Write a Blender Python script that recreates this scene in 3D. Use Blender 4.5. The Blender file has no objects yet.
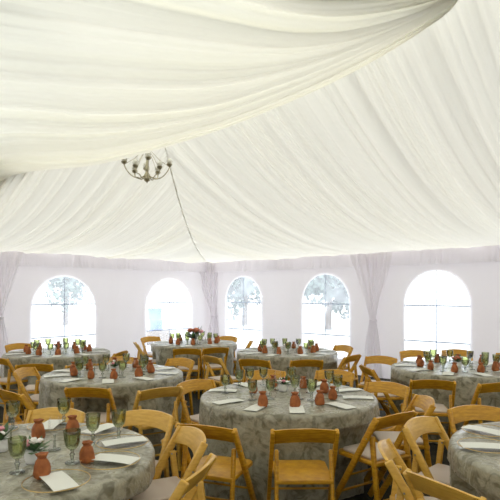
import bpy, bmesh, math, random
import numpy as np
from mathutils import Vector, Matrix

PI = math.pi
sc = bpy.context.scene
COL = sc.collection
F = 520.0          # focal length in pixels of the 500 px frame
HOR = 293.0        # horizon row
CAMZ = 1.65
random.seed(7)
rng = np.random.RandomState(11)

# ------------------------------------------------------------------ materials
def new_mat(name):
    m = bpy.data.materials.new(name); m.use_nodes = True
    nt = m.node_tree; nt.nodes.clear()
    out = nt.nodes.new('ShaderNodeOutputMaterial')
    return m, nt, out

def N(nt, typ, **kw):
    n = nt.nodes.new(typ)
    for k, v in kw.items():
        if hasattr(n, k) and not k in n.inputs: setattr(n, k, v)
        else: n.inputs[k].default_value = v
    return n

def c4(c): return (c[0], c[1], c[2], 1.0)

def principled(name, col, rough=.5, metal=0.0, coat=0.0, noise=None, noise_scale=6.0, bump=0.0, bump_scale=60.0,
               stretch=(1, 1, 1), trans=0.0, ior=1.45, sheen=0.0, spec=.5):
    m, nt, out = new_mat(name)
    b = N(nt, 'ShaderNodeBsdfPrincipled')
    b.inputs['Base Color'].default_value = c4(col)
    b.inputs['Roughness'].default_value = rough
    b.inputs['Metallic'].default_value = metal
    b.inputs['Coat Weight'].default_value = coat
    b.inputs['Coat Roughness'].default_value = .25
    b.inputs['Transmission Weight'].default_value = trans
    b.inputs['IOR'].default_value = ior
    b.inputs['Sheen Weight'].default_value = sheen
    b.inputs['Specular IOR Level'].default_value = spec
    nt.links.new(b.outputs[0], out.inputs[0])
    tc = N(nt, 'ShaderNodeTexCoord')
    mp = N(nt, 'ShaderNodeMapping'); mp.inputs['Scale'].default_value = stretch
    nt.links.new(tc.outputs['Object'], mp.inputs[0])
    if noise:
        t = N(nt, 'ShaderNodeTexNoise'); t.inputs['Scale'].default_value = noise_scale; t.inputs['Detail'].default_value = 5
        nt.links.new(mp.outputs[0], t.inputs['Vector'])
        r = N(nt, 'ShaderNodeValToRGB')
        r.color_ramp.elements[0].position = .35; r.color_ramp.elements[1].position = .65
        r.color_ramp.elements[0].color = c4(noise); r.color_ramp.elements[1].color = c4(col)
        nt.links.new(t.outputs['Fac'], r.inputs[0]); nt.links.new(r.outputs[0], b.inputs['Base Color'])
    if bump:
        t2 = N(nt, 'ShaderNodeTexNoise'); t2.inputs['Scale'].default_value = bump_scale; t2.inputs['Detail'].default_value = 3
        nt.links.new(mp.outputs[0], t2.inputs['Vector'])
        bp = N(nt, 'ShaderNodeBump'); bp.inputs['Strength'].default_value = bump; bp.inputs['Distance'].default_value = .01
        nt.links.new(t2.outputs['Fac'], bp.inputs['Height']); nt.links.new(bp.outputs[0], b.inputs['Normal'])
    return m

def fabric(name, col, trans, tfac=.5, pleat=0.0):
    """thin woven white fabric: light from outside passes through it diffusely"""
    m, nt, out = new_mat(name)
    d = N(nt, 'ShaderNodeBsdfDiffuse'); d.inputs['Color'].default_value = c4(col)
    t = N(nt, 'ShaderNodeBsdfTranslucent'); t.inputs['Color'].default_value = c4(trans)
    mx = N(nt, 'ShaderNodeMixShader'); mx.inputs[0].default_value = tfac
    if pleat:   # fold crests pass less light, as doubled cloth would, to deepen pleat shading
        at = N(nt, 'ShaderNodeAttribute'); at.attribute_name = 'fold_crest'
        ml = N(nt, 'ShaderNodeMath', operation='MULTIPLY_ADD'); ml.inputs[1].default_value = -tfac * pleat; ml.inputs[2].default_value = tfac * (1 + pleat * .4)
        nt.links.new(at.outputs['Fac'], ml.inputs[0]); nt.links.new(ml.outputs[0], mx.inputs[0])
    nt.links.new(d.outputs[0], mx.inputs[1]); nt.links.new(t.outputs[0], mx.inputs[2])
    nt.links.new(mx.outputs[0], out.inputs[0])
    tc = N(nt, 'ShaderNodeTexCoord')
    n = N(nt, 'ShaderNodeTexNoise'); n.inputs['Scale'].default_value = 14; n.inputs['Detail'].default_value = 4
    nt.links.new(tc.outputs['Object'], n.inputs['Vector'])
    bp = N(nt, 'ShaderNodeBump'); bp.inputs['Strength'].default_value = .15; bp.inputs['Distance'].default_value = .02
    nt.links.new(n.outputs['Fac'], bp.inputs['Height'])
    nt.links.new(bp.outputs[0], d.inputs['Normal'])
    return m

M = {}
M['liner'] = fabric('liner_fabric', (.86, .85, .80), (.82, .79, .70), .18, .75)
M['liner_near'] = fabric('near_liner_fabric', (.88, .865, .78), (.87, .85, .75), .22, .7)  # same fabric as the liner, set warmer and more translucent
M['wall'] = fabric('sidewall_vinyl', (.84, .82, .83), (.78, .71, .75), .155)
M['sheer'] = fabric('sheer_curtain', (.93, .91, .93), (.95, .93, .95), .62)
M['white_trim'] = principled('white_webbing', (.80, .80, .82), .6)
M['grey_trim'] = fabric('grey_webbing', (.55, .60, .70), (.30, .34, .42), .2)
M['wood'] = principled('amber_lacquered_wood', (.60, .315, .016), .42, coat=.12, noise=(.43, .195, .007), noise_scale=5, stretch=(3, 3, 14), bump=.05, bump_scale=40)
M['wood_lit'] = principled('lit_lacquered_wood', (.69, .41, .07), .38, coat=.25, noise=(.58, .32, .045), noise_scale=5, stretch=(3, 3, 14), bump=.05, bump_scale=40)  # amber wood made paler: gleam of bright walls put into its colour
M['pad'] = principled('beige_seat_vinyl', (.60, .50, .42), .5)
M['metal'] = principled('grey_steel', (.35, .33, .3), .4, metal=1)
M['brass'] = principled('aged_brass', (.50, .46, .33), .35, metal=1.0)
M['bulb'] = principled('frosted_bulb', (.85, .84, .76), .25)
M['terra'] = principled('terracotta_cloth', (.42, .135, .034), .7, noise=(.26, .075, .02), noise_scale=22, bump=.5, bump_scale=45)
M['twine'] = principled('rust_ribbon', (.30, .08, .03), .6)
M['card'] = principled('cream_card', (.76, .76, .70), .6)
M['ink'] = principled('grey_print', (.50, .50, .47), .7)
M['gold'] = principled('gold_rim', (.60, .42, .16), .3, metal=1)
M['ceramic'] = principled('white_glaze', (.80, .80, .80), .3)
M['leaf'] = principled('leaf_green', (.06, .13, .04), .55, noise=(.10, .18, .07), noise_scale=30)
M['pink'] = principled('pink_petal', (.70, .22, .28), .6, noise=(.80, .42, .45), noise_scale=40)
M['white_petal'] = principled('white_petal', (.85, .80, .76), .6)
M['rust_petal'] = principled('rust_petal', (.42, .10, .05), .6, noise=(.60, .22, .12), noise_scale=40)
M['bark'] = principled('bark', (.20, .15, .11), .9, noise=(.12, .09, .07), noise_scale=8)
M['foliage'] = principled('tree_foliage', (.10, .14, .12), .8, noise=(.16, .21, .18), noise_scale=3)
M['blue'] = principled('blue_plastic', (.05, .16, .62), .4)
M['lawn'] = principled('whitened_ground', (.52, .52, .50), .9, noise=(.44, .44, .42), noise_scale=4)  # outdoor ground whitened in colour so the windows glare white

def glass(name, col, alpha=.55, rough=.05):
    m, nt, out = new_mat(name)
    g = N(nt, 'ShaderNodeBsdfGlossy'); g.inputs['Roughness'].default_value = rough
    t = N(nt, 'ShaderNodeBsdfTransparent'); t.inputs['Color'].default_value = c4(col)
    f = N(nt, 'ShaderNodeLayerWeight'); f.inputs['Blend'].default_value = .35
    mp = N(nt, 'ShaderNodeMath', operation='MULTIPLY_ADD'); mp.inputs[1].default_value = alpha; mp.inputs[2].default_value = .05 if alpha > .2 else .01
    mx = N(nt, 'ShaderNodeMixShader')
    nt.links.new(f.outputs['Fresnel'], mp.inputs[0]); nt.links.new(mp.outputs[0], mx.inputs[0])
    nt.links.new(t.outputs[0], mx.inputs[1]); nt.links.new(g.outputs[0], mx.inputs[2])
    nt.links.new(mx.outputs[0], out.inputs[0])
    return m
M['green_glass'] = glass('green_glass', (.83, .86, .68), .7)
M['stem_glass'] = glass('clear_stem_glass', (.84, .87, .82), .9, .1)
M['clear_glass'] = glass('clear_plate_glass', (1, 1, 1), .10)

def vinyl_mat():
    m, nt, out = new_mat('clear_window_vinyl')
    t = N(nt, 'ShaderNodeBsdfTransparent'); t.inputs['Color'].default_value = (.93, .96, 1, 1)
    tl = N(nt, 'ShaderNodeBsdfTranslucent'); tl.inputs['Color'].default_value = (.92, .94, 1, 1)
    g = N(nt, 'ShaderNodeBsdfGlossy'); g.inputs['Roughness'].default_value = .15
    tc = N(nt, 'ShaderNodeTexCoord'); n = N(nt, 'ShaderNodeTexNoise'); n.inputs['Scale'].default_value = 2.2; n.inputs['Detail'].default_value = 3
    nt.links.new(tc.outputs['Object'], n.inputs['Vector'])
    mr = N(nt, 'ShaderNodeMapRange'); mr.inputs[1].default_value = .3; mr.inputs[2].default_value = .7; mr.inputs[3].default_value = .16; mr.inputs[4].default_value = .34
    nt.links.new(n.outputs['Fac'], mr.inputs[0])
    a = N(nt, 'ShaderNodeMixShader'); nt.links.new(mr.outputs[0], a.inputs[0])
    nt.links.new(t.outputs[0], a.inputs[1]); nt.links.new(tl.outputs[0], a.inputs[2])
    b = N(nt, 'ShaderNodeMixShader'); b.inputs[0].default_value = .04
    nt.links.new(a.outputs[0], b.inputs[1]); nt.links.new(g.outputs[0], b.inputs[2])
    nt.links.new(b.outputs[0], out.inputs[0])
    return m
M['vinyl'] = vinyl_mat()

def damask_mat():
    m, nt, out = new_mat('sage_damask_satin')
    b = N(nt, 'ShaderNodeBsdfPrincipled')
    tc = N(nt, 'ShaderNodeTexCoord')
    n1 = N(nt, 'ShaderNodeTexNoise'); n1.inputs['Scale'].default_value = 11; n1.inputs['Detail'].default_value = 4; n1.inputs['Distortion'].default_value = 1.4
    nt.links.new(tc.outputs['Object'], n1.inputs['Vector'])
    r = N(nt, 'ShaderNodeValToRGB'); e = r.color_ramp.elements
    e[0].position = .38; e[1].position = .62
    e[0].color = (.155, .140, .085, 1); e[1].color = (.385, .365, .275, 1)
    nt.links.new(n1.outputs['Fac'], r.inputs[0]); nt.links.new(r.outputs[0], b.inputs['Base Color'])
    mr = N(nt, 'ShaderNodeMapRange'); mr.inputs[1].default_value = .42; mr.inputs[2].default_value = .56; mr.inputs[3].default_value = .40; mr.inputs[4].default_value = .26
    nt.links.new(n1.outputs['Fac'], mr.inputs[0]); nt.links.new(mr.outputs[0], b.inputs['Roughness'])
    n2 = N(nt, 'ShaderNodeTexNoise'); n2.inputs['Scale'].default_value = 7; n2.inputs['Detail'].default_value = 3; n2.inputs['Roughness'].default_value = .6
    nt.links.new(tc.outputs['Object'], n2.inputs['Vector'])
    bp = N(nt, 'ShaderNodeBump'); bp.inputs['Strength'].default_value = .45; bp.inputs['Distance'].default_value = .04
    nt.links.new(n2.outputs['Fac'], bp.inputs['Height']); nt.links.new(bp.outputs[0], b.inputs['Normal'])
    b.inputs['Specular IOR Level'].default_value = .6
    b.inputs['Sheen Weight'].default_value = .15
    nt.links.new(b.outputs[0], out.inputs[0])
    return m
M['damask'] = damask_mat()

def floor_mat():
    m, nt, out = new_mat('dark_trodden_turf')
    b = N(nt, 'ShaderNodeBsdfPrincipled'); b.inputs['Roughness'].default_value = .95
    tc = N(nt, 'ShaderNodeTexCoord')
    n = N(nt, 'ShaderNodeTexNoise'); n.inputs['Scale'].default_value = 7; n.inputs['Detail'].default_value = 8
    nt.links.new(tc.outputs['Object'], n.inputs['Vector'])
    r = N(nt, 'ShaderNodeValToRGB'); e = r.color_ramp.elements
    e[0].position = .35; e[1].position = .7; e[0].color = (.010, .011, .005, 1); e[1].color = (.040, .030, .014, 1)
    nt.links.new(n.outputs['Fac'], r.inputs[0]); nt.links.new(r.outputs[0], b.inputs['Base Color'])
    n2 = N(nt, 'ShaderNodeTexNoise'); n2.inputs['Scale'].default_value = 90
    nt.links.new(tc.outputs['Object'], n2.inputs['Vector'])
    bp = N(nt, 'ShaderNodeBump'); bp.inputs['Strength'].default_value = .7; bp.inputs['Distance'].default_value = .02
    nt.links.new(n2.outputs['Fac'], bp.inputs['Height']); nt.links.new(bp.outputs[0], b.inputs['Normal'])
    nt.links.new(b.outputs[0], out.inputs[0])
    return m
M['floor'] = floor_mat()

# ------------------------------------------------------------------ builders
class MB:
    def __init__(s): s.v = []; s.f = []
    def add(s, vs, fs):
        k = len(s.v); s.v += [tuple(p) for p in vs]; s.f += [tuple(i + k for i in f) for f in fs]; return s
    def box(s, c, size, rot=None):
        hx, hy, hz = size[0] / 2, size[1] / 2, size[2] / 2
        vs = [Vector((x * hx, y * hy, z * hz)) for x in (-1, 1) for y in (-1, 1) for z in (-1, 1)]
        if rot is not None: vs = [rot @ p for p in vs]
        c = Vector(c); vs = [p + c for p in vs]
        return s.add(vs, [(0, 1, 3, 2), (4, 6, 7, 5), (0, 4, 5, 1), (2, 3, 7, 6), (0, 2, 6, 4), (1, 5, 7, 3)])
    def beam(s, p0, p1, wx, wd):
        """bar from p0 to p1 in a plane of constant x; wx along x, wd across"""
        p0, p1 = Vector(p0), Vector(p1); d = (p1 - p0).normalized(); x = Vector((1, 0, 0)); n = d.cross(x).normalized()
        vs = []
        for p in (p0, p1):
            for a, b in ((-1, -1), (1, -1), (1, 1), (-1, 1)): vs.append(p + x * a * wx / 2 + n * b * wd / 2)
        return s.add(vs, [(3, 2, 1, 0), (4, 5, 6, 7), (0, 1, 5, 4), (1, 2, 6, 5), (2, 3, 7, 6), (3, 0, 4, 7)])
    def lathe(s, prof, seg=20, c=(0, 0, 0), f=None):
        vs = []; fs = []
        for r, z in prof:
            for i in range(seg):
                a = 2 * PI * i / seg; rr = r * (f(a, z) if f else 1)
                vs.append((c[0] + rr * math.cos(a), c[1] + rr * math.sin(a), c[2] + z))
        for k in range(len(prof) - 1):
            for i in range(seg):
                j = (i + 1) % seg
                fs.append((k * seg + i, k * seg + j, (k + 1) * seg + j, (k + 1) * seg + i))
        if prof[0][0] > 1e-4: fs.append(tuple(range(seg - 1, -1, -1)))
        if prof[-1][0] > 1e-4: fs.append(tuple((len(prof) - 1) * seg + i for i in range(seg)))
        return s.add(vs, fs)
    def tube(s, pts, r, seg=8):
        pts = [Vector(p) for p in pts]; vs = []; fs = []; up = None
        for i, p in enumerate(pts):
            t = (pts[min(i + 1, len(pts) - 1)] - pts[max(i - 1, 0)]).normalized()
            if up is None: up = t.orthogonal().normalized()
            up = (up - t * up.dot(t)).normalized(); w = t.cross(up)
            rr = r(i / (len(pts) - 1)) if callable(r) else r
            for k in range(seg):
                a = 2 * PI * k / seg; vs.append(p + up * math.cos(a) * rr + w * math.sin(a) * rr)
        for i in range(len(pts) - 1):
            for k in range(seg):
                j = (k + 1) % seg; fs.append((i * seg + k, i * seg + j, (i + 1) * seg + j, (i + 1) * seg + k))
        fs.append(tuple(range(seg - 1, -1, -1))); fs.append(tuple((len(pts) - 1) * seg + k for k in range(seg)))
        return s.add(vs, fs)
    def ball(s, c, r, seg=12, rings=8, sq=(1, 1, 1), jit=0):
        vs = []; fs = []
        for k in range(rings + 1):
            th = PI * k / rings
            for i in range(seg):
                a = 2 * PI * i / seg; q = 1 + (random.uniform(-jit, jit) if jit else 0)
                vs.append((c[0] + r * q * sq[0] * math.sin(th) * math.cos(a), c[1] + r * q * sq[1] * math.sin(th) * math.sin(a), c[2] + r * q * sq[2] * math.cos(th)))
        for k in range(rings):
            for i in range(seg):
                j = (i + 1) % seg; fs.append((k * seg + i, (k + 1) * seg + i, (k + 1) * seg + j, k * seg + j))
        return s.add(vs, fs)
    def build(s, name, mat, parent=None, smooth=True, bevel=0):
        me = bpy.data.meshes.new(name); me.from_pydata(s.v, [], s.f); me.materials.append(mat)
        bm = bmesh.new(); bm.from_mesh(me)
        bmesh.ops.remove_doubles(bm, verts=bm.verts, dist=1e-6)
        if bevel:
            es = [e for e in bm.edges if len(e.link_faces) == 2 and e.calc_face_angle(0) > .6]
            bmesh.ops.bevel(bm, geom=es, offset=bevel, segments=2, affect='EDGES', profile=.5, clamp_overlap=True)
        bmesh.ops.recalc_face_normals(bm, faces=bm.faces)
        bm.to_mesh(me); bm.free()
        if smooth:
            for p in me.polygons: p.use_smooth = True
            me.set_sharp_from_angle(angle=math.radians(50))
        o = bpy.data.objects.new(name, me); COL.objects.link(o)
        if parent: o.parent = parent
        return o

def empty(name, loc=(0, 0, 0), rz=0):
    o = bpy.data.objects.new(name, None); COL.objects.link(o); o.empty_display_size = .1
    o.location = loc; o.rotation_euler = (0, 0, rz); return o
def tag(o, label=None, cat=None, group=None, kind=None):
    if label: o['label'] = label
    if cat: o['category'] = cat
    if group: o['group'] = group
    if kind: o['kind'] = kind
    return o
def copy_tree(o, parent=None):
    c = o.copy(); COL.objects.link(c); c.parent = parent
    for ch in list(o.children): copy_tree(ch, c)
    return c

def catmull(P, n):
    """P: (k,...) array of control values -> n samples"""
    P = np.asarray(P, float); k = len(P)
    t = np.linspace(0, k - 1 - 1e-9, n); i = t.astype(int); f = (t - i)
    f = f.reshape((-1,) + (1,) * (P.ndim - 1))
    p0 = P[np.maximum(i - 1, 0)]; p1 = P[i]; p2 = P[np.minimum(i + 1, k - 1)]; p3 = P[np.minimum(i + 2, k - 1)]
    return .5 * ((2 * p1) + (-p0 + p2) * f + (2 * p0 - 5 * p1 + 4 * p2 - p3) * f ** 2 + (-p0 + 3 * p1 - 3 * p2 + p3) * f ** 3)

def grid_mesh(name, G, mat, parent=None, fold_crest=None):
    """G: (nu, nv, 3)"""
    nu, nv = G.shape[:2]
    idx = np.arange(nu * nv).reshape(nu, nv)
    q = np.stack([idx[:-1, :-1], idx[1:, :-1], idx[1:, 1:], idx[:-1, 1:]], -1).reshape(-1, 4)
    me = bpy.data.meshes.new(name); me.from_pydata(G.reshape(-1, 3).tolist(), [], q.tolist()); me.materials.append(mat)
    for p in me.polygons: p.use_smooth = True
    if fold_crest is not None:
        at = me.attributes.new('fold_crest', 'FLOAT', 'POINT'); at.data.foreach_set('value', np.clip(fold_crest, 0, 1).astype(np.float32).ravel())
    o = bpy.data.objects.new(name, me); COL.objects.link(o)
    if parent: o.parent = parent
    return o

def normals(G):
    du = np.gradient(G, axis=0); dv = np.gradient(G, axis=1)
    n = np.cross(du, dv); return n / (np.linalg.norm(n, axis=-1, keepdims=True) + 1e-9)

# ------------------------------------------------------------------ the marquee
# tent coordinates: a = distance towards the left wall, b = distance towards the right-hand window wall
NA = np.array([-.7273, .6863]); NB = np.array([.6863, .7273])
def AB(a, b): p = a * NA + b * NB; return (p[0], p[1])
WA, WB = 10.0, 9.1            # the two window walls
BACK_B, BACK_A = -6.0, -7.5   # the walls behind the camera
EAVE = 2.44; RIDGE_B = 3.68; APEX_A = 5.1; PEAK = 4.2
STEP = 2.41                   # window spacing

def fold_profile(n, length, spacing, seed, amp):
    """gathered fabric: irregular rounded folds along a length"""
    r = np.random.RandomState(seed); x = np.linspace(0, length, n); h = np.zeros(n)
    ph = r.uniform(0, 9)
    warp = x + .35 * spacing * np.sin(x / spacing * 1.3 + ph) + .9 * spacing * np.sin(x / spacing * .31 + ph * 2)
    h += np.abs(np.sin(PI * warp / spacing)) ** .8
    h += .5 * np.abs(np.sin(PI * warp / spacing * .47 + 1)) + .25 * np.sin(2 * PI * warp / spacing * 1.9 + 2)
    env = .6 + .4 * np.sin(x / spacing * .53 + ph * 3)
    return (h - h.mean()) * amp * env

def roof_z(t, exp=2.45): return EAVE + (PEAK - EAVE) * np.clip(t, 0, 1) ** exp

AMPS = {True: (.060, .042), False: (.080, .055)}
def slope_panel(name, n_al, n_t, lo, hi, is_right, seed):
    """fabric hung from ridge to eave; folds run down the slope; along = coordinate parallel to the wall"""
    al = np.linspace(lo, hi, n_al); AMP = AMPS[is_right]
    h = fold_profile(n_al, hi - lo, .16, seed, AMP[0])
    h2 = fold_profile(n_al, hi - lo, .50, seed + 5, AMP[1])
    h3 = fold_profile(n_al, hi - lo, .13, seed + 9, AMP[0] * .8)
    t = np.linspace(0, 1, n_t)[None, :]
    if is_right:
        hipstart, full = APEX_A, WA
        tmax = np.clip((full - al) / (full - hipstart), 0, 1)[:, None]
    else:
        tmax = np.clip(1 - np.abs(al - RIDGE_B) / (WB - RIDGE_B), 0, 1)[:, None]
    T = t * tmax
    A = al[:, None] + 0 * T
    # folds wander sideways slightly as they fall, and open out near the eave
    H = (h[:, None] * (1 - T) + h3[:, None] * T) + h2[:, None]
    fade = np.clip(T / .05, 0, 1) * np.clip((tmax - T) / .02 + .15, 0, 1)
    Z = roof_z(T) + H * (.75 + .5 * T) * fade - .05 * np.sin(PI * T) 
    if is_right:
        Bc = WB - T * (WB - RIDGE_B); X = A * NA[0] + Bc * NB[0]; Y = A * NA[1] + Bc * NB[1]
    else:
        Ac = WA - T * (WA - APEX_A); X = Ac * NA[0] + A * NB[0]; Y = Ac * NA[1] + A * NB[1]
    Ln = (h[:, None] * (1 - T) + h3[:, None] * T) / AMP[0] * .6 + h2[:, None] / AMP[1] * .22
    return grid_mesh(name, np.stack([X, Y, Z], -1), M['liner'], fold_crest=.42 + Ln)

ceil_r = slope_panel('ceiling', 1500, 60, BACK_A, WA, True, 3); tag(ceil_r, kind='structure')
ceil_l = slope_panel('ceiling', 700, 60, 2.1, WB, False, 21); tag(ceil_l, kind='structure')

# piped hip seam between the two slopes
pts = []
for k in range(40):
    t = k / 39; a = WA - t * (WA - APEX_A); b = WB - t * (WB - RIDGE_B)
    x, y = AB(a, b); pts.append((x, y, float(roof_z(np.array(t))) - .05 * math.sin(PI * t) - .012))
tag(MB().tube(pts, .009, 6).build('trim_1', M['liner']), kind='structure')

# the near liner: a deep swag gathered at one point of the ridge, falling left and overhead
def U(px, py, z): return ((px - 250) / F * z, z, CAMZ + (HOR - py) / F * z)
def W3(a, b, z): x, y = AB(a, b); return (x, y, z)
rows = [
 [W3(10, 2.2, 2.46), W3(8.3, 2.35, 2.6), W3(6.7, 2.74, 3.17), W3(5.1, 3.66, 4.15), W3(3.9, 3.68, 4.15), W3(2.7, 3.68, 4.15), W3(1.6, 3.68, 4.15), W3(1.25, 3.66, 4.1), W3(.9, 3.68, 4.1), W3(-.2, 3.68, 4.15), W3(-3.5, 3.68, 4.15), W3(-7.5, 3.68, 4.15)],
 [W3(10, 2.1, 2.46), U(-70, 210, 7.25), U(0, 178, 6.2), U(100, 161, 5.6), U(200, 132, 4.9), U(290, 97, 4.35), U(370, 59, 3.85), U(445, 12, 3.42), U(500, -34, 3.2), W3(-.2, 3.35, 3.45), W3(-3.5, 3.2, 3.1), W3(-7.5, 2.8, 2.9)],
 [W3(10, 1.2, 2.46), U(-80, 170, 6.7), U(0, 148, 5.9), U(100, 143, 5.3), U(200, 124, 4.7), U(290, 92, 4.2), U(370, 54, 3.75), U(447, 8, 3.38), U(502, -42, 3.15), W3(-.3, 3.1, 3.5), W3(-3.5, 2.6, 3.2), W3(-7.5, 2.1, 2.9)],
 [W3(10, 0, 2.46), U(-90, 110, 6.2), U(0, 108, 5.5), U(100, 114, 5.0), U(200, 108, 4.45), U(290, 82, 4.0), U(370, 48, 3.65), U(449, 4, 3.34), U(504, -51, 3.10), W3(-.4, 2.8, 3.6), W3(-3.5, 1.7, 3.5), W3(-7.5, 1.0, 3.0)],
 [W3(10, -1.2, 2.46), U(-100, 52, 5.7), U(0, 66, 5.0), U(100, 76, 4.6), U(200, 80, 4.15), U(290, 68, 3.85), U(370, 41, 3.55), U(451, 0, 3.3), U(506, -60, 3.05), W3(-.5, 2.5, 3.7), W3(-3.5, .6, 3.7), W3(-7.5, -.4, 3.0)],
 [W3(10, -2.4, 2.46), U(-110, -20, 5.1), U(0, 5, 4.4), U(100, 22, 4.15), U(200, 36, 3.9), U(290, 44, 3.68), U(370, 32, 3.46), U(454, -5, 3.26), U(508, -69, 3.00), W3(-.6, 2.2, 3.8), W3(-3.5, -.8, 3.8), W3(-7.5, -2, 3.0)],
 [W3(10, -3.8, 2.46), U(-120, -110, 4.4), U(0, -80, 3.8), U(100, -55, 3.65), U(200, -30, 3.5), U(290, -8, 3.38), U(370, -4, 3.28), U(457, -18, 3.2), U(510, -78, 2.95), W3(-.8, 1.8, 3.9), W3(-3.5, -2.2, 3.8), W3(-7.5, -3.6, 2.9)],
 [W3(10, -5, 2.46), W3(7.2, -2.2, 3.9), W3(5.5, -1.4, 4.2), W3(4.2, -.6, 4.3), W3(3.2, .3, 4.25), W3(2.5, 1.2, 4.15), W3(1.9, 2.1, 4.0), W3(1.25, 3.0, 3.9), W3(.6, 2.6, 3.9), W3(-1, 1.2, 4.0), W3(-3.5, -3.6, 3.6), W3(-7.5, -4.8, 2.7)],
 [W3(10, -6, 2.46), W3(8, -6, 2.46), W3(6.4, -6, 2.46), W3(5, -6, 2.46), W3(4, -6, 2.46), W3(3, -6, 2.46), W3(2, -6, 2.46), W3(1.2, -6, 2.46), W3(.4, -6, 2.46), W3(-.6, -6, 2.46), W3(-3.5, -6, 2.46), W3(-7.5, -6, 2.46)],
]
R = np.array(rows)                       # (row, point, 3)
nv, nu = 520, 170
G = catmull(np.swapaxes(R, 0, 1), nu)    # (nu, rows, 3)
G = np.swapaxes(catmull(np.swapaxes(G, 0, 1), nv), 0, 1)  # (nu, nv, 3)
vv = np.linspace(0, len(rows) - 1, nv)
def near_folds(v, u):
    """ridged folds running along the swag (constant v)"""
    r = np.random.RandomState(5); h = np.zeros((len(u), len(v)))
    w = v[None, :] + .06 * np.sin(u[:, None] * 5 + v[None, :] * 2.1)
    for fr, am in ((1.55, .15), (3.3, .085), (6.1, .04), (10.7, .02)):
        ph = r.uniform(0, 6); am_u = 1 + .5 * np.sin(u[:, None] * 6 + ph * 3)
        h += am * am_u * (np.abs(np.sin(PI * w * fr / 1.3 + ph + .8 * np.sin(w * 1.7 + ph))) - .6)
    return h
uu = np.linspace(0, 1, nu)
Hn = near_folds(vv, uu)
env_v = np.clip((vv - 1.0) / .5, 0, 1)[None, :] * .75 + .12
sp = np.linalg.norm(np.gradient(G, axis=1), axis=-1) * nv / (len(rows) - 1)   # metres per row step
Nn = normals(G); Nn = np.where(Nn[..., 2:3] < 0, -Nn, Nn)
G2 = G - Nn * (Hn * env_v * np.clip(sp - .08, .0, 1.0) * np.clip(uu / .04, 0, 1)[:, None])[..., None]
near = grid_mesh('ceiling', G2, M['liner_near'], fold_crest=.5 + Hn * 2.0); tag(near, kind='structure')

# ------------------------------------------------------------------ walls and arched windows
WIN_W, WIN_B, WIN_T = 1.22, .30, 2.06
STEP_L = 2.67
def wall_frame(is_right):
    """returns function (s, off, z) -> world; s along the wall measured from the corner, off = inward"""
    def f(s, off, z):
        if is_right: x, y = AB(WA - s, WB - off)
        else: x, y = AB(WA - off, WB - s)
        return (x, y, z)
    return f
def arch(sc_, off=0):
    r = WIN_W / 2 + off; zs = WIN_T - WIN_W / 2
    pts = [(sc_ - r, WIN_B - off), (sc_ + r, WIN_B - off)]
    for k in range(0, 25):
        a = PI * k / 24; pts.append((sc_ + r * math.cos(a), zs + r * math.sin(a)))
    return pts
def wall_with_windows(name, is_right, length, centres, top=EAVE + .04):
    f = wall_frame(is_right); mb = MB(); zs = WIN_T - WIN_W / 2; hw = WIN_W / 2
    def ripple(s, z): return .010 * math.sin(s * 5.1 + z) + .006 * math.sin(s * 13 + z * 2.3)
    def quad(s0, s1, z0, z1, ns, nz):
        base = [[(f(s0 + (s1 - s0) * i / ns, ripple(s0 + (s1 - s0) * i / ns, z0 + (z1 - z0) * j / nz), z0 + (z1 - z0) * j / nz)) for j in range(nz + 1)] for i in range(ns + 1)]
        vs = [p for c in base for p in c]
        fs = [(i * (nz + 1) + j, (i + 1) * (nz + 1) + j, (i + 1) * (nz + 1) + j + 1, i * (nz + 1) + j + 1) for i in range(ns) for j in range(nz)]
        mb.add(vs, fs)
    s = 0
    for c in centres:
        quad(s, c - hw, 0, top, 14, 14); quad(c - hw, c + hw, 0, WIN_B, 6, 2)
        vs = []; fs = []
        for k in range(25):   # region over the arch
            a = PI * (1 - k / 24); sx = c + hw * math.cos(a)
            for j in range(4):
                za = zs + hw * math.sin(a); z = za + (top - za) * j / 3
                vs.append(f(sx, ripple(sx, z), z))
        for k in range(24):
            for j in range(3): fs.append((k * 4 + j, (k + 1) * 4 + j, (k + 1) * 4 + j + 1, k * 4 + j + 1))
        mb.add(vs, fs); s = c + hw
    quad(s, length, 0, top, 20, 14)
    return tag(mb.build(name, M['wall']), kind='structure')
cent_r = [STEP * (.5 + k) for k in range(4)]
cent_l = [STEP_L * (.5 + k) for k in range(2)]
wall_with_windows('wall_right', True, WA - BACK_A, cent_r)
WIN_W, WIN_T = 1.38, 2.0
wall_with_windows('wall_left', False, WB - BACK_B, cent_l)

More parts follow.
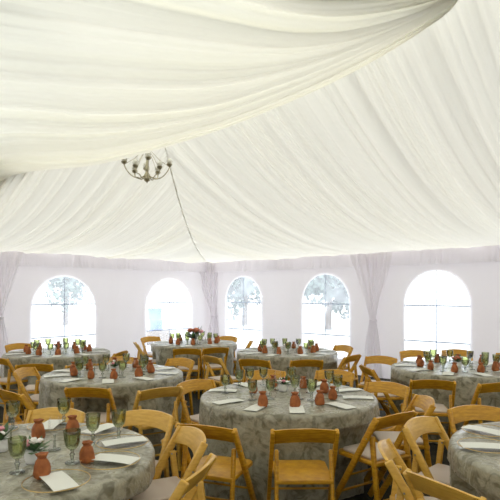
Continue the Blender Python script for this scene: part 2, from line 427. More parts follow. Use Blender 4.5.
def make_window(n, is_right, c, bars=True):
    global WIN_W, WIN_T
    WIN_W, WIN_T = (1.22, 2.06) if is_right else (1.38, 2.0)
    f = wall_frame(is_right)
    p = arch(c); mb = MB(); mb.add([f(s, .0, z) for s, z in p], [tuple(range(len(p)))])
    w = mb.build('window_%d' % n, M['vinyl'], smooth=False); tag(w, kind='structure')
    # webbing frame round the arch
    o = arch(c, .022); i_ = arch(c, -.018); m2 = MB()
    vs = [f(s, .022, z) for s, z in o] + [f(s, .026, z) for s, z in i_]
    L = len(o); fs = [(k, (k + 1) % L, L + (k + 1) % L, L + k) for k in range(L)]
    m2.add(vs, fs); m2.build('window_frame', M['sheer'], w)
    def bar(s0, z0, s1, z1, t=.012, name='muntin'):
        b = MB(); dx = t if z0 != z1 else 0; dz = t if s0 != s1 else 0
        q = [(s0 - dx, z0 - dz), (s1 + dx, z0 - dz) if z0 == z1 else (s0 + dx, z0), (s1 + dx, z1 + dz), (s0 - dx, z1 + dz)]
        if z0 == z1: q = [(s0, z0 - dz), (s1, z0 - dz), (s1, z0 + dz), (s0, z0 + dz)]
        else: q = [(s0 - dx, z0), (s0 + dx, z0), (s0 + dx, z1), (s0 - dx, z1)]
        b.add([f(s, .012, z) for s, z in q], [(0, 1, 2, 3)])
        b.build(name, M['grey_trim'], w, smooth=False)
    hw = WIN_W / 2
    bar(c - hw, 1.42, c + hw, 1.42); bar(c - hw, .77, c + hw, .77); bar(c, WIN_B, c, WIN_T, .009)
n = 1
for k in (1, 0): make_window(n, False, cent_l[k]); n += 1
for k in (0, 1, 2): make_window(n, True, cent_r[k]); n += 1
make_window(n, True, cent_r[3]); n += 1

# plain walls behind the camera close the tent
def plain_wall(name, p0, p1, top):
    mb = MB(); vs = []; fs = []; K = 30
    for i in range(K + 1):
        t = i / K; a = p0[0] + (p1[0] - p0[0]) * t; b = p0[1] + (p1[1] - p0[1]) * t; x, y = AB(a, b)
        for j in range(3): vs.append((x, y, (top(t)) * j / 2))
    for i in range(K):
        for j in range(2): fs.append((i * 3 + j, (i + 1) * 3 + j, (i + 1) * 3 + j + 1, i * 3 + j + 1))
    return tag(mb.add(vs, fs).build(name, M['wall']), kind='structure')
plain_wall('wall_back', (WA, BACK_B), (BACK_A, BACK_B), lambda t: EAVE + .05)
def end_top(t):
    b = BACK_B + (WB - BACK_B) * t
    if b > RIDGE_B: return float(roof_z(np.array(1 - (b - RIDGE_B) / (WB - RIDGE_B)))) + .03
    return 2.46 + (4.2 - 2.46) * min(1, (b - BACK_B) / 3) if b < 2 else 4.2
plain_wall('wall_end', (BACK_A, BACK_B), (BACK_A, WB), end_top)

# gathered valance under the eave
def valance(name, is_right, s0, s1, seed):
    f = wall_frame(is_right); n_ = int((s1 - s0) / .018); pr = fold_profile(n_, s1 - s0, .10, seed, .018)
    G = np.zeros((n_, 5, 3))
    for i in range(n_):
        s = s0 + (s1 - s0) * i / (n_ - 1)
        for j in range(5):
            z = EAVE + .03 - .075 * j; G[i, j] = f(s, .045 + pr[i] * (.4 + .25 * j) + .012 * j, z)
    return tag(grid_mesh(name, G, M['sheer']), kind='structure')
valance('trim_2', True, 0, WA - BACK_A, 31); valance('trim_3', False, 0, WB - BACK_B, 37)

# ------------------------------------------------------------------ curtains tied back at the posts
def curtain(loc, rz, label, tie_z=1.12, top_w=.80, lean=.0, seed=1, bottom=.02, low_w=.42, tie_x=0.0):
    r = empty('curtain', (loc[0], loc[1], 0), rz); tag(r, label, 'curtain', 'sheer curtains tied at the tent posts')
    K, J = 150, 50; rs = np.random.RandomState(seed); ph = rs.uniform(0, 6)
    for nm, z0, z1 in (('upper_drape', tie_z, EAVE - .02), ('lower_drape', bottom, tie_z)):
        G = np.zeros((K, J, 3))
        for j in range(J):
            t = j / (J - 1); z = z0 + (z1 - z0) * t
            if nm == 'upper_drape': w = .13 + (top_w - .13) * t ** 1.15; cx = tie_x + (lean - tie_x) * t; dep = .035 + .02 * t
            else: w = low_w + (.13 - low_w) * t ** 2.2; cx = tie_x; dep = .05 + .02 * (1 - t)
            if t < .04 and nm == 'upper_drape': w *= 1.1
            for i in range(K):
                q = i / (K - 1) * 2 - 1
                rip = math.sin(19 * q + ph) + .5 * math.sin(33 * q + 2 * ph) - 1.2 * (1 - q * q)
                G[i, j] = (cx + w / 2 * q, dep * rip * .42, z)
        grid_mesh(nm, G, M['sheer'], r)
    MB().tube([(tie_x + .075 * math.cos(a), .06 * math.sin(a), tie_z) for a in np.linspace(0, 2 * PI, 20)], .014, 6).build('tieback', M['sheer'], r)
    return r
ang_r = math.atan2(NA[1], NA[0])      # along the right wall
ang_l = math.atan2(NB[1], NB[0])
x, y = AB(WA - .14, WB - .14); curtain((x, y), 0.04, 'white sheer curtain gathered in the far corner between the arched windows', tie_z=1.05, top_w=.72, lean=-.1, seed=2, tie_x=.12, low_w=.5)
x, y = AB(WA - 2 * STEP, WB - .15); curtain((x, y), ang_r, 'white sheer curtain tied back left of the rightmost arched window', top_w=.95, lean=.05, seed=3)
x, y = AB(WA - .15, WB - 2 * STEP_L); curtain((x, y), ang_l, 'white sheer curtain falling at the left edge of the photo', top_w=.95, lean=-.02, seed=4, tie_z=1.2)

# ------------------------------------------------------------------ floor and outdoors
def plane(name, pts, z, mat):
    mb = MB(); mb.add([(p[0], p[1], z) for p in pts], [tuple(range(len(pts)))]); o = mb.build(name, mat, smooth=False); return tag(o, kind='structure')
plane('floor', [AB(WA, BACK_B), AB(WA, WB), AB(BACK_A, WB), AB(BACK_A, BACK_B)], 0, M['floor'])
plane('ground', [(-120, -60), (120, -60), (120, 160), (-120, 160)], -.03, M['lawn'])

def tree(x, y, h, r, label, seed):
    rs = random.Random(seed); t = empty('tree', (x, y, -.03)); tag(t, label, 'tree', 'trees outside the tent')
    MB().tube([(0, 0, 0), (.1, .05, h * .3), (-.05, .1, h * .55)], lambda q: .16 * (1 - .6 * q), 8).build('trunk', M['bark'], t)
    cr = MB()
    blobs = [(rs.uniform(-.6, .6) * r, rs.uniform(-.6, .6) * r, h * .46 + rs.uniform(-.75, .7) * r, r * rs.uniform(.3, .5)) for _ in range(22)]
    for bx, by, bz, br in blobs:
        for k in range(150):
            d = Vector((rs.gauss(0, 1), rs.gauss(0, 1), rs.gauss(0, 1))).normalized() * br * rs.uniform(.75, 1.05)
            c = Vector((bx, by, bz)) + d; s = rs.uniform(.09, .2)
            e1 = Vector((rs.gauss(0, 1), rs.gauss(0, 1), rs.gauss(0, 1))).normalized(); e2 = d.cross(e1).normalized() * s * .6; e1 = e1 * s
            cr.v += [tuple(c - e1), tuple(c + e2), tuple(c + e1), tuple(c - e2)]; b = len(cr.v) - 4; cr.f.append((b, b + 1, b + 2, b + 3))
    o = cr.build('foliage', M['foliage'], t, smooth=False)
    return t
tree(-.3, 27, 6.0, 2.3, 'tree outside beyond the first window right of the corner', 1)
tree(3.6, 24, 5.4, 2.1, 'broad tree outside behind the middle window of the right wall', 2)
tree(-9.6, 27, 6.6, 1.9, 'tree outside beyond the leftmost arched window', 3)

def crate(x, y, z, label, rz):
    c = empty('storage_crate', (x, y, z), rz); tag(c, label, 'crate', 'blue crates outside the left wall')
    w, d, h = .42, .34, .36
    m = MB(); m.box((0, 0, h / 2), (w, d, h)); m.build('body', M['blue'], c, bevel=.02)
    m = MB(); m.box((0, 0, h - .03), (w + .03, d + .03, .05)); m.build('rim', M['blue'], c, bevel=.01)
    return c
cx_, cy_ = (156 - 250) / F * 17.0, 17.0
crate(cx_, cy_, .42, 'lower blue crate outside seen through the second window', .2)
crate(cx_ - .05, cy_, .80, 'upper blue crate outside seen through the second window', .35)
stand = MB(); stand.box((cx_, cy_, .2), (.9, .6, .43)); tag(stand.build('wooden_pallet', M['bark'], bevel=.01), 'low dark platform outside beneath the blue crates', 'platform')

# ------------------------------------------------------------------ chandelier
def chandelier(x, y, ztop):
    c = empty('chandelier', (x, y, ztop)); tag(c, 'small brass chandelier with round bulbs hanging below the draped ceiling', 'chandelier')
    MB().tube([(0, 0, .78), (0, 0, .02)], .005, 6).build('chain', M['brass'], c)
    m = MB(); m.lathe([(.001, .03), (.030, .02), (.036, 0), (.020, -.03), (.012, -.05), (.012, -.20), (.026, -.23), (.03, -.26), (.015, -.29), (.035, -.33), (.046, -.36), (.035, -.40), (.01, -.415), (.001, -.43)], 16)
    m.build('column', M['brass'], c)
    for k in range(8):
        a = 2 * PI * k / 8 + .25; R_ = .27 if k % 2 == 0 else .20; z0 = -.185 if k % 2 == 0 else -.255
        ca, sa = math.cos(a), math.sin(a)
        pr = [(.015, -.33), (.09, -.375), (.17 * R_ / .25, -.345), (R_ * .93, z0 - .08), (R_, z0 - .03)]
        P = catmull(np.array([(r * ca, r * sa, z) for r, z in pr]), 16)
        arm = MB().tube(P, .007, 6).build('arm', M['brass'], c)
        MB().lathe([(.005, -.035), (.028, -.02), (.036, 0), (.033, .004), (.001, .0)], 12, (R_ * ca, R_ * sa, z0)).build('cup', M['brass'], arm)
        MB().ball((R_ * ca, R_ * sa, z0 + .036), .036, 12, 8).build('bulb', M['bulb'], arm)
        MB().tube([(.01 * ca, .01 * sa, .0), (R_ * .55 * ca, R_ * .55 * sa, -.14), (R_ * .98 * ca, R_ * .98 * sa, z0 - .03)], .003, 5).build('stay', M['brass'], c)
    return c
chandelier((147 - 250) / F * 6.3, 6.3, 3.41)

# ------------------------------------------------------------------ tables
TABLE_H = .76; TR = .76
def tablecloth(x, y, label, seed, seats=()):
    rs = np.random.RandomState(seed); K = 200; ph = rs.uniform(0, 6, 6)
    prof = [(0.0, .0), (.25, 0), (.5, 0), (.68, 0), (.735, -.001), (.757, -.008), (.766, -.03)]
    J = 22
    G = []
    def rim(a, d):   # d = 0 at the rim .. 1 at the hem
        folds = .55 * math.cos(11 * a + ph[0] + .6 * math.sin(2 * a + ph[1])) + .35 * math.cos(17 * a + ph[2]) + .25 * math.cos(5 * a + ph[3])
        return .766 + .012 * d + .052 * d ** .7 * folds
    for i in range(K + 1):
        a = 2 * PI * (i % K) / K; col = []
        for r, dz in prof:
            wob = .0025 * math.sin(9 * r / .1 + 3 * math.cos(a + ph[4])) if r < .7 else 0
            col.append((r * math.cos(a), r * math.sin(a), TABLE_H + dz + wob))
        for j in range(1, J + 1):
            d = j / J; r = rim(a, d) ; z = TABLE_H - .03 - d * (TABLE_H - .045)
            if z < .66:      # the cloth hangs in against a pushed-in seat
                ease = min(1, (.66 - z) / .14)
                for ox, oy, rz in seats:
                    for _ in range(30):
                        wx, wy = x + r * math.cos(a) - ox, y + r * math.sin(a) - oy
                        lx = wx * math.cos(rz) + wy * math.sin(rz); ly = -wx * math.sin(rz) + wy * math.cos(rz)
                        lim = .27 if z < .35 else .225
                        if abs(lx) < .25 and -.3 < ly < .2 + .075 * ease - .0 and ease > .3 or (abs(lx) < .25 and -.3 < ly < .2 * ease): r -= .012
                        else: break
                        if r < .45: break
            col.append((r * math.cos(a), r * math.sin(a), z))
        G.append(col)
    o = grid_mesh('tablecloth', np.array(G), M['damask'])
    bm = bmesh.new(); bm.from_mesh(o.data); bmesh.ops.remove_doubles(bm, verts=bm.verts, dist=1e-5); bmesh.ops.recalc_face_normals(bm, faces=bm.faces); bm.to_mesh(o.data); bm.free()
    for p in o.data.polygons: p.use_smooth = True
    o.location = (x, y, 0)
    return tag(o, label, 'tablecloth', 'sage damask cloths on the round tables')

# prototypes -------------------------------------------------------
def make_goblet():
    g = empty('goblet'); 
    b = MB(); b.lathe([(.001, .066), (.018, .069), (.032, .085), (.039, .108), (.041, .135), (.043, .165), (.0425, .166), (.0385, .135), (.036, .108), (.029, .088), (.001, .074)], 20,
                      f=lambda a, z: 1 + .012 * math.cos(10 * a)); b.build('bowl', M['green_glass'], g)
    b = MB(); b.lathe([(.036, 0), (.036, .003), (.012, .007), (.007, .016), (.010, .035), (.014, .043), (.007, .052), (.010, .066), (.001, .068)], 16); b.build('stem', M['stem_glass'], g)
    return g
def make_wine():
    g = empty('wine_glass')
    b = MB(); b.lathe([(.001, .082), (.016, .086), (.030, .105), (.036, .130), (.034, .160), (.030, .185), (.0292, .185), (.033, .158), (.034, .130), (.028, .107), (.001, .088)], 20); b.build('bowl', M['clear_glass'], g)
    b = MB(); b.lathe([(.034, 0), (.034, .003), (.008, .008), (.005, .03), (.005, .07), (.009, .083), (.001, .084)], 16); b.build('stem', M['stem_glass'], g)
    return g
def make_pouch():
    g = empty('favor_pouch')
    b = MB(); b.lathe([(.032, 0), (.038, .004), (.043, .022), (.042, .050), (.037, .070), (.031, .086), (.022, .098), (.019, .102)], 22,
                      f=lambda a, z: 1 + .08 * math.cos(5 * a + z * 50) + .06 * math.cos(2 * a + 1)); b.build('bag', M['terra'], g)
    b = MB(); b.lathe([(.019, .102), (.026, .110), (.030, .121), (.022, .124), (.001, .112)], 24,
                      f=lambda a, z: 1 + .22 * math.cos(5 * a) * max(0, (z - .10) / .024)); b.build('ruffle', M['terra'], g)
    b = MB(); b.tube([(.021 * math.cos(t), .021 * math.sin(t), .102) for t in np.linspace(0, 2 * PI, 16)], .003, 6); b.build('ribbon', M['twine'], g)
    return g
def make_card():
    b = MB(); 
    K = 10; w, l = .112, .25; vs = []; fs = []
    for i in range(K + 1):
        t = i / K; y_ = (t - .5) * l; z = .004 + .004 * math.sin(PI * t)
        vs += [(-w / 2, y_, z), (w / 2, y_, z), (w / 2, y_, z + .0015), (-w / 2, y_, z + .0015)]
    for i in range(K):
        p = i * 4
        for q in range(4): fs.append((p + q, p + (q + 1) % 4, p + 4 + (q + 1) % 4, p + 4 + q))
    fs += [(3, 2, 1, 0), (K * 4, K * 4 + 1, K * 4 + 2, K * 4 + 3)]
    b.add(vs, fs); return b.build('menu_card', M['card'], smooth=False)
def make_plate():
    g = empty('charger_plate')
    b = MB(); b.lathe([(.001, .004), (.09, .004), (.10, .007), (.145, .014), (.15, .016), (.1505, .013), (.105, .003), (.085, .0), (.001, .0)], 40); b.build('dish', M['clear_glass'], g)
    b = MB(); b.tube([(.150 * math.cos(t), .150 * math.sin(t), .0155) for t in np.linspace(0, 2 * PI, 48)], .002, 6); b.build('rim', M['gold'], g)
    return g
def flower_head(mb, c, r, rs, petals=9):
    for k in range(petals):
        a = 2 * PI * k / petals + rs.uniform(-.2, .2); el = rs.uniform(.2, 1.2)
        d = Vector((math.cos(a) * math.cos(el), math.sin(a) * math.cos(el), math.sin(el)))
        mb.ball(tuple(Vector(c) + d * r * .55), r * .5, 7, 5, (1, 1, .75))
    mb.ball(c, r * .5, 7, 5)
def make_flowers(kind, seed, scale=1.0):
    rs = random.Random(seed); g = empty('flower_arrangement')
    b = MB(); b.lathe([(.035, 0), (.04, .004), (.048, .03), (.046, .06), (.050, .068), (.046, .066), (.001, .05)], 20); b.build('bowl', M['ceramic'], g)
    lf = MB()
    for k in range(26):
        a = rs.uniform(0, 2 * PI); L = rs.uniform(.05, .11) * scale; el = rs.uniform(.1, 1.2)
        d = Vector((math.cos(a) * math.cos(el), math.sin(a) * math.cos(el), math.sin(el))); s = d.cross(Vector((0, 0, 1))).normalized() * L * .2
        p = Vector((0, 0, .06)); u = d.cross(s).normalized() * .004
        lf.add([p, p + d * L * .55 + s, p + d * L, p + d * L * .55 - s, p + d * L * .5 + u], [(0, 1, 4), (1, 2, 4), (2, 3, 4), (3, 0, 4)])
    lf.build('leaves', M['leaf'], g)
    mats = {'pink': ('pink', 'white_petal', 'pink'), 'rust': ('rust_petal', 'rust_petal', 'pink'), 'white': ('white_petal', 'pink', 'white_petal')}[kind]
    for k in range(7 if scale > 1.2 else 5):
        a = 2 * PI * k / 5 + rs.uniform(-.3, .3); q = rs.uniform(.02, .05) * scale if k else 0
        fb = MB(); flower_head(fb, (q * math.cos(a), q * math.sin(a), (.075 + rs.uniform(0, .03)) * (1 + (scale - 1) * .8) + (.02 if k == 0 else 0)), rs.uniform(.017, .024) * scale, rs)
        fb.build('blossom', M[mats[k % 3]], g)
    return g

P_GOB, P_WINE, P_POUCH, P_CARD, P_PLATE = make_goblet(), make_wine(), make_pouch(), make_card(), make_plate()
used = set()
def put(proto, x, y, z, rz, label, cat, group, scale=1.0):
    o = proto if proto.name not in used else copy_tree(proto)
    if proto.name not in used: used.add(proto.name)
    o.location = (x, y, z); o.rotation_euler = (0, 0, rz); o.scale = (scale,) * 3
    tag(o, label, cat, group); return o
def px_of(x, y, z): return 250 + F * x / y, HOR - F * (z - CAMZ) / y
def visible(x, y, z=.8, mrg=8):
    if y < .5: return False
    a, b = px_of(x, y, z); return -mrg < a < 500 + mrg and b < 500 + mrg * 1.5

DIR10 = ['front', 'front right', 'right front', 'right rear', 'rear right', 'rear', 'rear left', 'left rear', 'left front', 'front left']
PLACES = {'near left table': [4, 43, 77, 110, 146, 181, 216, 252, 288, 324], 'centre table': [2, 38, 75, 110, 146, 182, 218, 256, 303, 332], 'near right table': [10, 46, 82, 118, 154, 190, 226, 262, 298, 334]}
DIRN = ['front', 'front right', 'right-hand', 'back right', 'back', 'back left', 'left-hand', 'front left']
# name, centre px, Z, cloth label, wine glasses?, plates?, phase
TABLES = [
 ('centre table', 288, 4.55, 'grey-green damask tablecloth draped over the round centre table', False, 0.0),
 ('near left table', 13, 2.85, 'grey-green damask tablecloth on the round table filling the lower left corner', True, .1),
 ('near right table', 596, 2.9, 'grey-green damask tablecloth on the round table cut by the lower right edge', True, .2),
 ('left middle table', 114, 5.8, 'grey-green damask tablecloth on the round table left of the centre', False, .15),
 ('far left table', 58, 7.85, 'grey-green damask tablecloth on the table under the leftmost window', False, .3),
 ('far corner table', 194, 9.3, 'pale-topped damask tablecloth on the table with red flowers near the corner', False, .0),
 ('back middle table', 287, 7.95, 'grey-green damask tablecloth on the table before the middle windows', False, .25),
 ('far right table', 457, 6.23, 'grey-green damask tablecloth on the table under the rightmost arched window', False, .1),
]
centres = {}
# hand-placed pieces where the photo shows them clearly: table -> [(x, y)] in metres
POUCH = {
 'centre table': [(.10, 4.06), (.35, 4.04), (.555, 4.13), (.69, 4.34), (.66, 4.62), (.50, 4.86), (.03, 4.62), (.22, 4.92)],
 'near left table': [(-1.0, 2.50), (-.855, 2.73), (-1.29, 3.17), (-1.12, 3.28)],
}
GOBLET = {
 'centre table': [(.02, 4.33), (.17, 4.36), (.39, 4.50), (.51, 4.30), (.76, 4.52), (.73, 4.80), (.40, 5.03), (.13, 5.03), (-.22, 4.62), (-.10, 4.88), (.0, 5.0)],
 'near left table': [(-1.15, 2.57), (-.93, 2.72), (-.93, 3.08), (-1.26, 3.52), (-1.56, 3.42), (-.80, 3.17)],
}
def clock(cx, cy, x, y):
    a = (math.atan2(x - cx, -(y - cy))) % (2 * PI); return int(round(a / (PI / 4))) % 8
ORD = ['', 'second ', 'third ', 'fourth ']
for ti, (tn, px, Z, lab, plates, ph) in enumerate(TABLES):
    cx, cy = (px - 250) / F * Z, Z; centres[tn] = (cx, cy)
    top = TABLE_H + .003
    rs = random.Random(ti + 50)
    pos = lambda ang, r: (cx + r * math.sin(ang), cy - r * math.cos(ang))
    bare = tn == 'near right table'
    # plates and cards at eight places
    for k in range(10):
        ang = math.radians(PLACES[tn][k]) if tn in PLACES else k * PI / 5 + ph
        x, y = pos(ang, .585)
        if plates and visible(x, y, .78, 20):
            put(P_PLATE, x, y, top, 0, 'clear charger plate with gold rim at the %s place of the %s' % (DIR10[k], tn), 'plate', 'glass chargers on the ' + tn)
        rc = .60
        x, y = pos(ang + rs.uniform(-.04, .04), rc)
        if visible(x, y, .78, 12):
            put(P_CARD, x, y, top + (.012 if plates else 0), ang + rs.uniform(-.15, .15), 'white menu card lying at the %s place of the %s' % (DIR10[k], tn), 'menu card', 'menu cards on the ' + tn)
    # pouches
    plist = POUCH.get(tn) or [pos(k * PI / 5 + ph + .1 + rs.uniform(-.06, .06), .44 + rs.uniform(-.03, .03)) for k in range(10)]
    if bare: plist = [pos(PI / 2 + ph, .4), pos(PI + ph, .40)]
    cnt = {}
    for x, y in plist:
        if not visible(x, y, .8): continue
        d = clock(cx, cy, x, y); q = cnt.get(d, 0); cnt[d] = q + 1
        put(P_POUCH, x, y, top, rs.uniform(0, 6), 'terracotta favour pouch, %sone on the %s side of the %s' % (ORD[q], DIRN[d], tn), 'favour pouch', 'terracotta pouches on the ' + tn, rs.uniform(.85, .97))
    glist = GOBLET.get(tn) or [pos(k * PI / 5 + ph + .38 + rs.uniform(-.05, .05), .37 + rs.uniform(-.04, .06)) for k in range(10)]
    if bare: glist = [pos(PI / 2 + ph + .4, .35), pos(PI + ph + .5, .32)]
    cnt = {}
    for x, y in glist:
        if not visible(x, y, .85): continue
        d = clock(cx, cy, x, y); q = cnt.get(d, 0); cnt[d] = q + 1
        put(P_GOB, x, y, top, rs.uniform(0, 6), 'green glass goblet, %sone on the %s side of the %s' % (ORD[q], DIRN[d], tn), 'goblet', 'green goblets on the ' + tn, rs.uniform(.95, 1.05))
    if tn not in ('near right table',):
        kk = (0, 2, 4, 6) if tn != 'near left table' else (2, 4)
        for k in kk:
            x, y = pos(k * PI / 4 + ph + .38, .215)
            if visible(x, y, .85):
                put(P_WINE, x, y, top, 0, 'clear wine glass in the middle of the %s, its %s one' % (tn, {0: 'front', 2: 'right-hand', 4: 'back', 6: 'left-hand'}[k]), 'wine glass', 'wine glasses on the ' + tn)
kinds = {'centre table': None, 'near left table': None, 'left middle table': 'white', 'far left table': 'rust', 'far corner table': 'rust', 'back middle table': 'white', 'far right table': 'rust'}
for tn, kd in kinds.items():
    if not kd: continue
    cx, cy = centres[tn]; g = make_flowers(kd, len(tn), 2.7 if tn == 'far corner table' else 1.1); g.location = (cx, cy, TABLE_H + .003)
    tag(g, {'white': 'low arrangement of white and pink blossoms on the ', 'rust': 'small arrangement of rust-red blossoms on the '}[kd] + tn if tn != 'far corner table' else 'large red and pink flower arrangement on the far corner table', 'flowers')
for (x, y), lab in (((-1.13, 2.72), 'pink flowers in a small bowl among the near left goblets'), ((-1.40, 2.92), 'pink flowers in a small bowl cut by the left edge')):
    g = make_flowers('pink', int(x * 100) % 50, 1.15); g.location = (x, y, TABLE_H + .003); tag(g, lab, 'flowers', 'pink flowers on the near left table')
g = make_flowers('white', 77, 1.0); g.location = (.30, 4.70, TABLE_H + .003); tag(g, 'small white and pink blossoms in the middle of the centre table', 'flowers')

# ------------------------------------------------------------------ folding chairs
def make_chair(wood, padded):
    c = empty('folding_chair'); hw = .205
    top, foot = Vector((0, -.225, .775)), Vector((0, .235, 0))
    for s in (-1, 1):
        m = MB(); m.beam((s * hw, top.y, top.z), (s * (hw + .012), foot.y, foot.z + .005), .028, .046); m.build('front_leg', wood, c, bevel=.008)
    for s in (-1, 1):
        m = MB(); m.beam((s * (hw - .029), -.155, .635), (s * (hw - .022), -.235, .005), .026, .040); m.build('rear_leg', wood, c, bevel=.008)
    # curved top rail with an arched upper edge
    K = 16; vs = []; fs = []; L = foot - top; ld = L.normalized()
    for i in range(K + 1):
        t = i / K * 2 - 1; x = t * (hw - .004); bow = -.028 * (1 - t * t)
        hi = .004 + .024 * (1 - t * t) ; lo = -.114 + .026 * (1 - t * t)
        for dy in (-.010, .010):
            for h in (hi, lo):
                p = top - ld * h * 1.0; vs.append((x, p.y + bow + dy, p.z))
    for i in range(K):
        a = i * 4; b = a + 4
        fs += [(a, b, b + 1, a + 1), (a + 2, a + 3, b + 3, b + 2), (a, a + 2, b + 2, b), (a + 1, b + 1, b + 3, a + 3)]
    fs += [(0, 1, 3, 2), (K * 4, K * 4 + 2, K * 4 + 3, K * 4 + 1)]
    m = MB(); m.add(vs, fs); m.build('top_rail', wood, c, bevel=.003)
    # seat
    m = MB(); vs = []; pts = [(-hw + .018, -.205), (hw - .018, -.205), (hw - .016, .17), (hw - .05, .205), (-hw + .05, .205), (-hw + .016, .17)]
    z0, z1 = .425, .455
    m.add([(x, y, z0) for x, y in pts] + [(x, y, z1) for x, y in pts], [tuple(range(5, -1, -1)), tuple(range(6, 12))] + [(i, (i + 1) % 6, 6 + (i + 1) % 6, 6 + i) for i in range(6)])
    seat = m.build('seat', wood, c, bevel=.006)
    if padded:
        m = MB(); q = [(x * .86, y * .86) for x, y in pts]
        m.add([(x, y, z1 - .002) for x, y in q] + [(x, y, z1 + .022) for x, y in q], [tuple(range(5, -1, -1)), tuple(range(6, 12))] + [(i, (i + 1) % 6, 6 + (i + 1) % 6, 6 + i) for i in range(6)])
        m.build('cushion', M['pad'], seat, bevel=.010)
    for (y, z, w, r, nm) in ((.140, .160, hw, .010, 'stretcher'), (-.212, .18, hw - .03, .010, 'stretcher'), (.055, .305, hw, .008, 'stretcher')):
        MB().tube([(-w, y, z), (w, y, z)], r, 8).build(nm, wood, c)
    for s in (-1, 1):
        MB().tube([(s * (hw - .05), -.145, .62), (s * (hw + .02), -.145, .62)], .006, 6).build('pivot_bolt', M['metal'], c)
    return c
PROTO = {('a', 0): make_chair(M['wood'], False), ('a', 1): make_chair(M['wood'], True), ('p', 1): make_chair(M['wood_lit'], True)}
used_c = set(); SEATS = {}
def place(X, Y, rz, tn, label, kind):
    """X, Y: middle of the top rail"""
    f = Vector((-math.sin(rz), math.cos(rz))); tx, ty = centres[tn]
    o = PROTO[kind] if kind not in used_c else copy_tree(PROTO[kind]); used_c.add(kind)
    ox, oy = X + f.x * .225, Y + f.y * .225
    o.location = (ox, oy, 0); o.rotation_euler = (0, 0, rz)
    for n_ in centres: SEATS.setdefault(n_, []).append((ox, oy, rz))
    tag(o, label, 'chair', 'wooden folding chairs at the ' + tn); return o
def chair(px, ytop, tn, label, kind=('a', 1), Z=None, turn=0):
    """px, ytop: where the middle of the top rail shows in the photo; faces the centre of its table"""
    if Z is None: Z = (CAMZ - .79) * F / (ytop - HOR)
    X = (px - 250) / F * Z; tx, ty = centres[tn]
    d = Vector((tx - X, ty - Z)); L0 = max(d.length, 1.02); dn = d.normalized()
    return place(tx - dn.x * L0, ty - dn.y * L0, math.atan2(dn.y, dn.x) - PI / 2 + turn, tn, label, kind)
def chair2(p1, p2, tn, label, kind=('a', 1)):
    """p1, p2: where the two ends of the top rail show"""
    q = []
    for px, py in (p1, p2):
        Z = (CAMZ - .775) * F / (py - HOR); q.append(Vector(((px - 250) / F * Z, Z)))
    m = (q[0] + q[1]) / 2; d = (q[1] - q[0]).normalized(); n_ = Vector((-d.y, d.x)); c_ = Vector(centres[tn])
    if n_.dot(c_ - m) < 0: n_ = -n_
    L = (m - c_).length
    if L < .99: m = c_ + (m - c_) * (.99 / L)
    return place(m.x, m.y, math.atan2(n_.y, n_.x) - PI / 2, tn, label, kind)
C = 'centre table'
chair(305, 433, C, 'wooden folding chair seen straight from behind at the front of the centre table', ('a', 0), Z=3.3)
chair2((183, 425), (227.5, 429.4), C, 'wooden folding chair at front left of the centre table, seat seen from behind', ('a', 0))
chair2((379, 418.6), (413, 412), C, 'wooden folding chair at front right of the centre table, with beige seat', ('a', 1))
chair2((371, 383), (405, 387), C, 'folding chair on the right side of the centre table, back toward the right', ('a', 1))
chair2((418, 395), (433.7, 405.6), C, 'folding chair farthest right of the centre table, seen nearly edge-on', ('a', 1))
chair2((177.4, 385), (212, 380), C, 'folding chair at the back left of the centre table beside its cloth', ('a', 1))
chair(266, 377, C, 'folding chair behind the centre table left of the middle, only its rail showing', ('a', 1), Z=5.75)
chair(335, 374, C, 'folding chair behind the right back of the centre table', ('a', 1), Z=5.75)
L_ = 'near left table'
chair2((29, 410.8), (86, 413), L_, 'pale-lit folding chair behind the near left table, facing the camera', ('p', 1))
chair2((123, 412), (173.4, 417), L_, 'pale-lit folding chair at the back right of the near left table', ('p', 1))
chair2((182, 427), (204, 442), L_, 'folding chair right of the near left table, seen from its side', ('p', 1))
chair2((212.6, 456), (187, 480), L_, 'nearest folding chair right of the near left table, cut by the bottom edge', ('p', 1))
R_ = 'near right table'
chair2((405.4, 427.7), (433.7, 417.3), R_, 'pale-lit folding chair left of the near right table, dark gap below its rail', ('p', 1))
chair2((386, 439.4), (388, 461.5), R_, 'folding chair at front left of the near right table, back nearly edge-on', ('p', 1))
chair2((411.6, 473), (474, 497), R_, 'nearest folding chair of all, rail crossing the lower right bottom edge', ('p', 1))
chair2((454.5, 409.5), (497, 409), R_, 'amber folding chair behind the near right table', ('a', 1))
T4 = 'left middle table'
chair2((64, 388.5), (110.5, 389.5), T4, 'folding chair in front of the left middle table, seen from behind', ('a', 1))
chair2((28.6, 397), (-8, 388), T4, 'dark amber folding chair at front left of the left middle table', ('a', 0))
chair(161, 388, T4, 'folding chair at front right of the left middle table', ('p', 1), Z=4.72)
chair(181, 359, T4, 'folding chair at the back right of the left middle table', ('a', 1), Z=6.8)
chair(24, 372, T4, 'folding chair left of the left middle table with its beige seat showing', ('a', 1), Z=5.9)
chair(120, 350, T4, 'folding chair behind the left middle table', ('a', 1), Z=6.95)
T5 = 'far left table'
chair(34, 361, T5, 'folding chair in front of the far left table, left one of two', ('a', 1), Z=6.3)
chair(84, 361, T5, 'folding chair in front of the far left table, right one of two', ('a', 1), Z=6.3)
chair(108, 346, T5, 'folding chair right of the far left table', ('a', 1), Z=7.7)
chair(18, 346, T5, 'folding chair behind the far left table near the curtain', ('a', 1), Z=8.8)
chair(0, 362, T5, 'folding chair at the left edge beside the far left table', ('a', 1), Z=7.0)
T2 = 'far corner table'
chair(187, 346, T2, 'folding chair in front of the far corner table, seen from behind', ('a', 1), Z=8.05)
chair(247, 341, T2, 'folding chair right of the far corner table', ('a', 1), Z=9.3)
chair(137, 343, T2, 'folding chair left of the far corner table, pale seat showing', ('p', 1), Z=9.0)
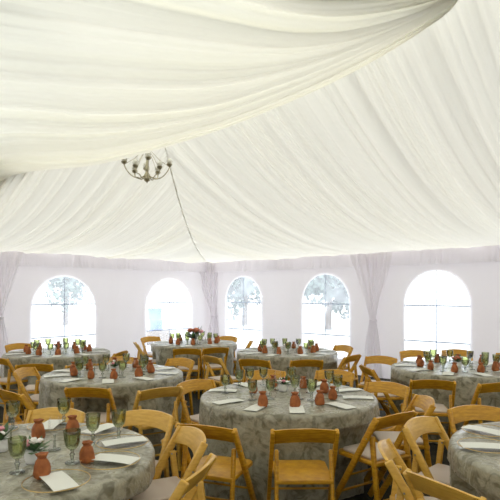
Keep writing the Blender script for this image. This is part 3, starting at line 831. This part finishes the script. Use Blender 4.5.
chair(150, 338, T2, 'folding chair back left of the far corner table', ('a', 1), Z=10.2)
chair(228, 337, T2, 'folding chair back right of the far corner table', ('a', 1), Z=10.3)
chair(216, 352, T2, 'folding chair at the front right of the far corner table', ('a', 1), Z=8.2)
T3 = 'back middle table'
chair(254, 358, T3, 'folding chair in front of the back middle table, left one of two', ('a', 1), Z=6.75)
chair(307, 359, T3, 'folding chair in front of the back middle table, right one of two', ('a', 1), Z=6.7)
chair(211, 362, T3, 'folding chair left of the back middle table with beige seat', ('p', 1), Z=7.1)
chair(344, 346, T3, 'folding chair at the back right of the back middle table', ('a', 1), Z=8.5)
chair(353, 358, T3, 'folding chair right of the back middle table', ('a', 1), Z=7.2)
T8 = 'far right table'
chair2((413, 380.7), (453, 382), T8, 'folding chair in front of the far right table, seen from behind', ('a', 1))
chair2((478, 384.6), (523, 384), T8, 'folding chair at front right of the far right table, cut by the edge', ('a', 1))
chair2((370, 357), (393, 358.6), T8, 'folding chair left of the far right table near the tied curtain', ('a', 1))
chair(366, 368, T8, 'folding chair at the front left of the far right table', ('a', 1), Z=6.1)
chair(414, 356, T8, 'folding chair behind the far right table, left of the window middle', ('a', 1), Z=7.75)
chair(457, 355, T8, 'folding chair behind the far right table under the window', ('a', 1), Z=7.85)
chair(512, 357, T8, 'folding chair behind the far right table at the right edge', ('a', 1), Z=7.4)

for ti, (tn, px, Z, lab, plates, ph) in enumerate(TABLES):
    tablecloth(*centres[tn], lab, 40 + ti, SEATS[tn])

# ------------------------------------------------------------------ light: overcast-bright sky and soft sun through the fabric
w = bpy.data.worlds.new('sky'); sc.world = w; w.use_nodes = True; nt = w.node_tree; nt.nodes.clear()
bg = nt.nodes.new('ShaderNodeBackground'); out = nt.nodes.new('ShaderNodeOutputWorld')
bg.inputs['Color'].default_value = (.86, .93, 1.0, 1); bg.inputs['Strength'].default_value = 2.6
nt.links.new(bg.outputs[0], out.inputs[0])
s = bpy.data.lights.new('sun', 'SUN'); s.energy = 3.2; s.angle = math.radians(50); s.color = (1.0, .93, .80)
so = bpy.data.objects.new('sun', s); COL.objects.link(so)
so.rotation_euler = Vector((-.12, -.10, 1.0)).to_track_quat('Z', 'Y').to_euler()

# ------------------------------------------------------------------ camera
cam = bpy.data.cameras.new('camera'); co = bpy.data.objects.new('camera', cam); COL.objects.link(co)
co.location = (0, 0, CAMZ); co.rotation_euler = (PI / 2, 0, 0)
cam.sensor_width = 36; cam.sensor_height = 36; cam.sensor_fit = 'HORIZONTAL'
cam.lens = 36 * F / 500; cam.shift_y = (HOR - 250) / 500
sc.camera = co
sc.view_settings.view_transform = 'Standard'; sc.view_settings.look = 'None'
sc.view_settings.gamma = 1; sc.view_settings.use_curve_mapping = False
sc.view_settings.exposure = .44
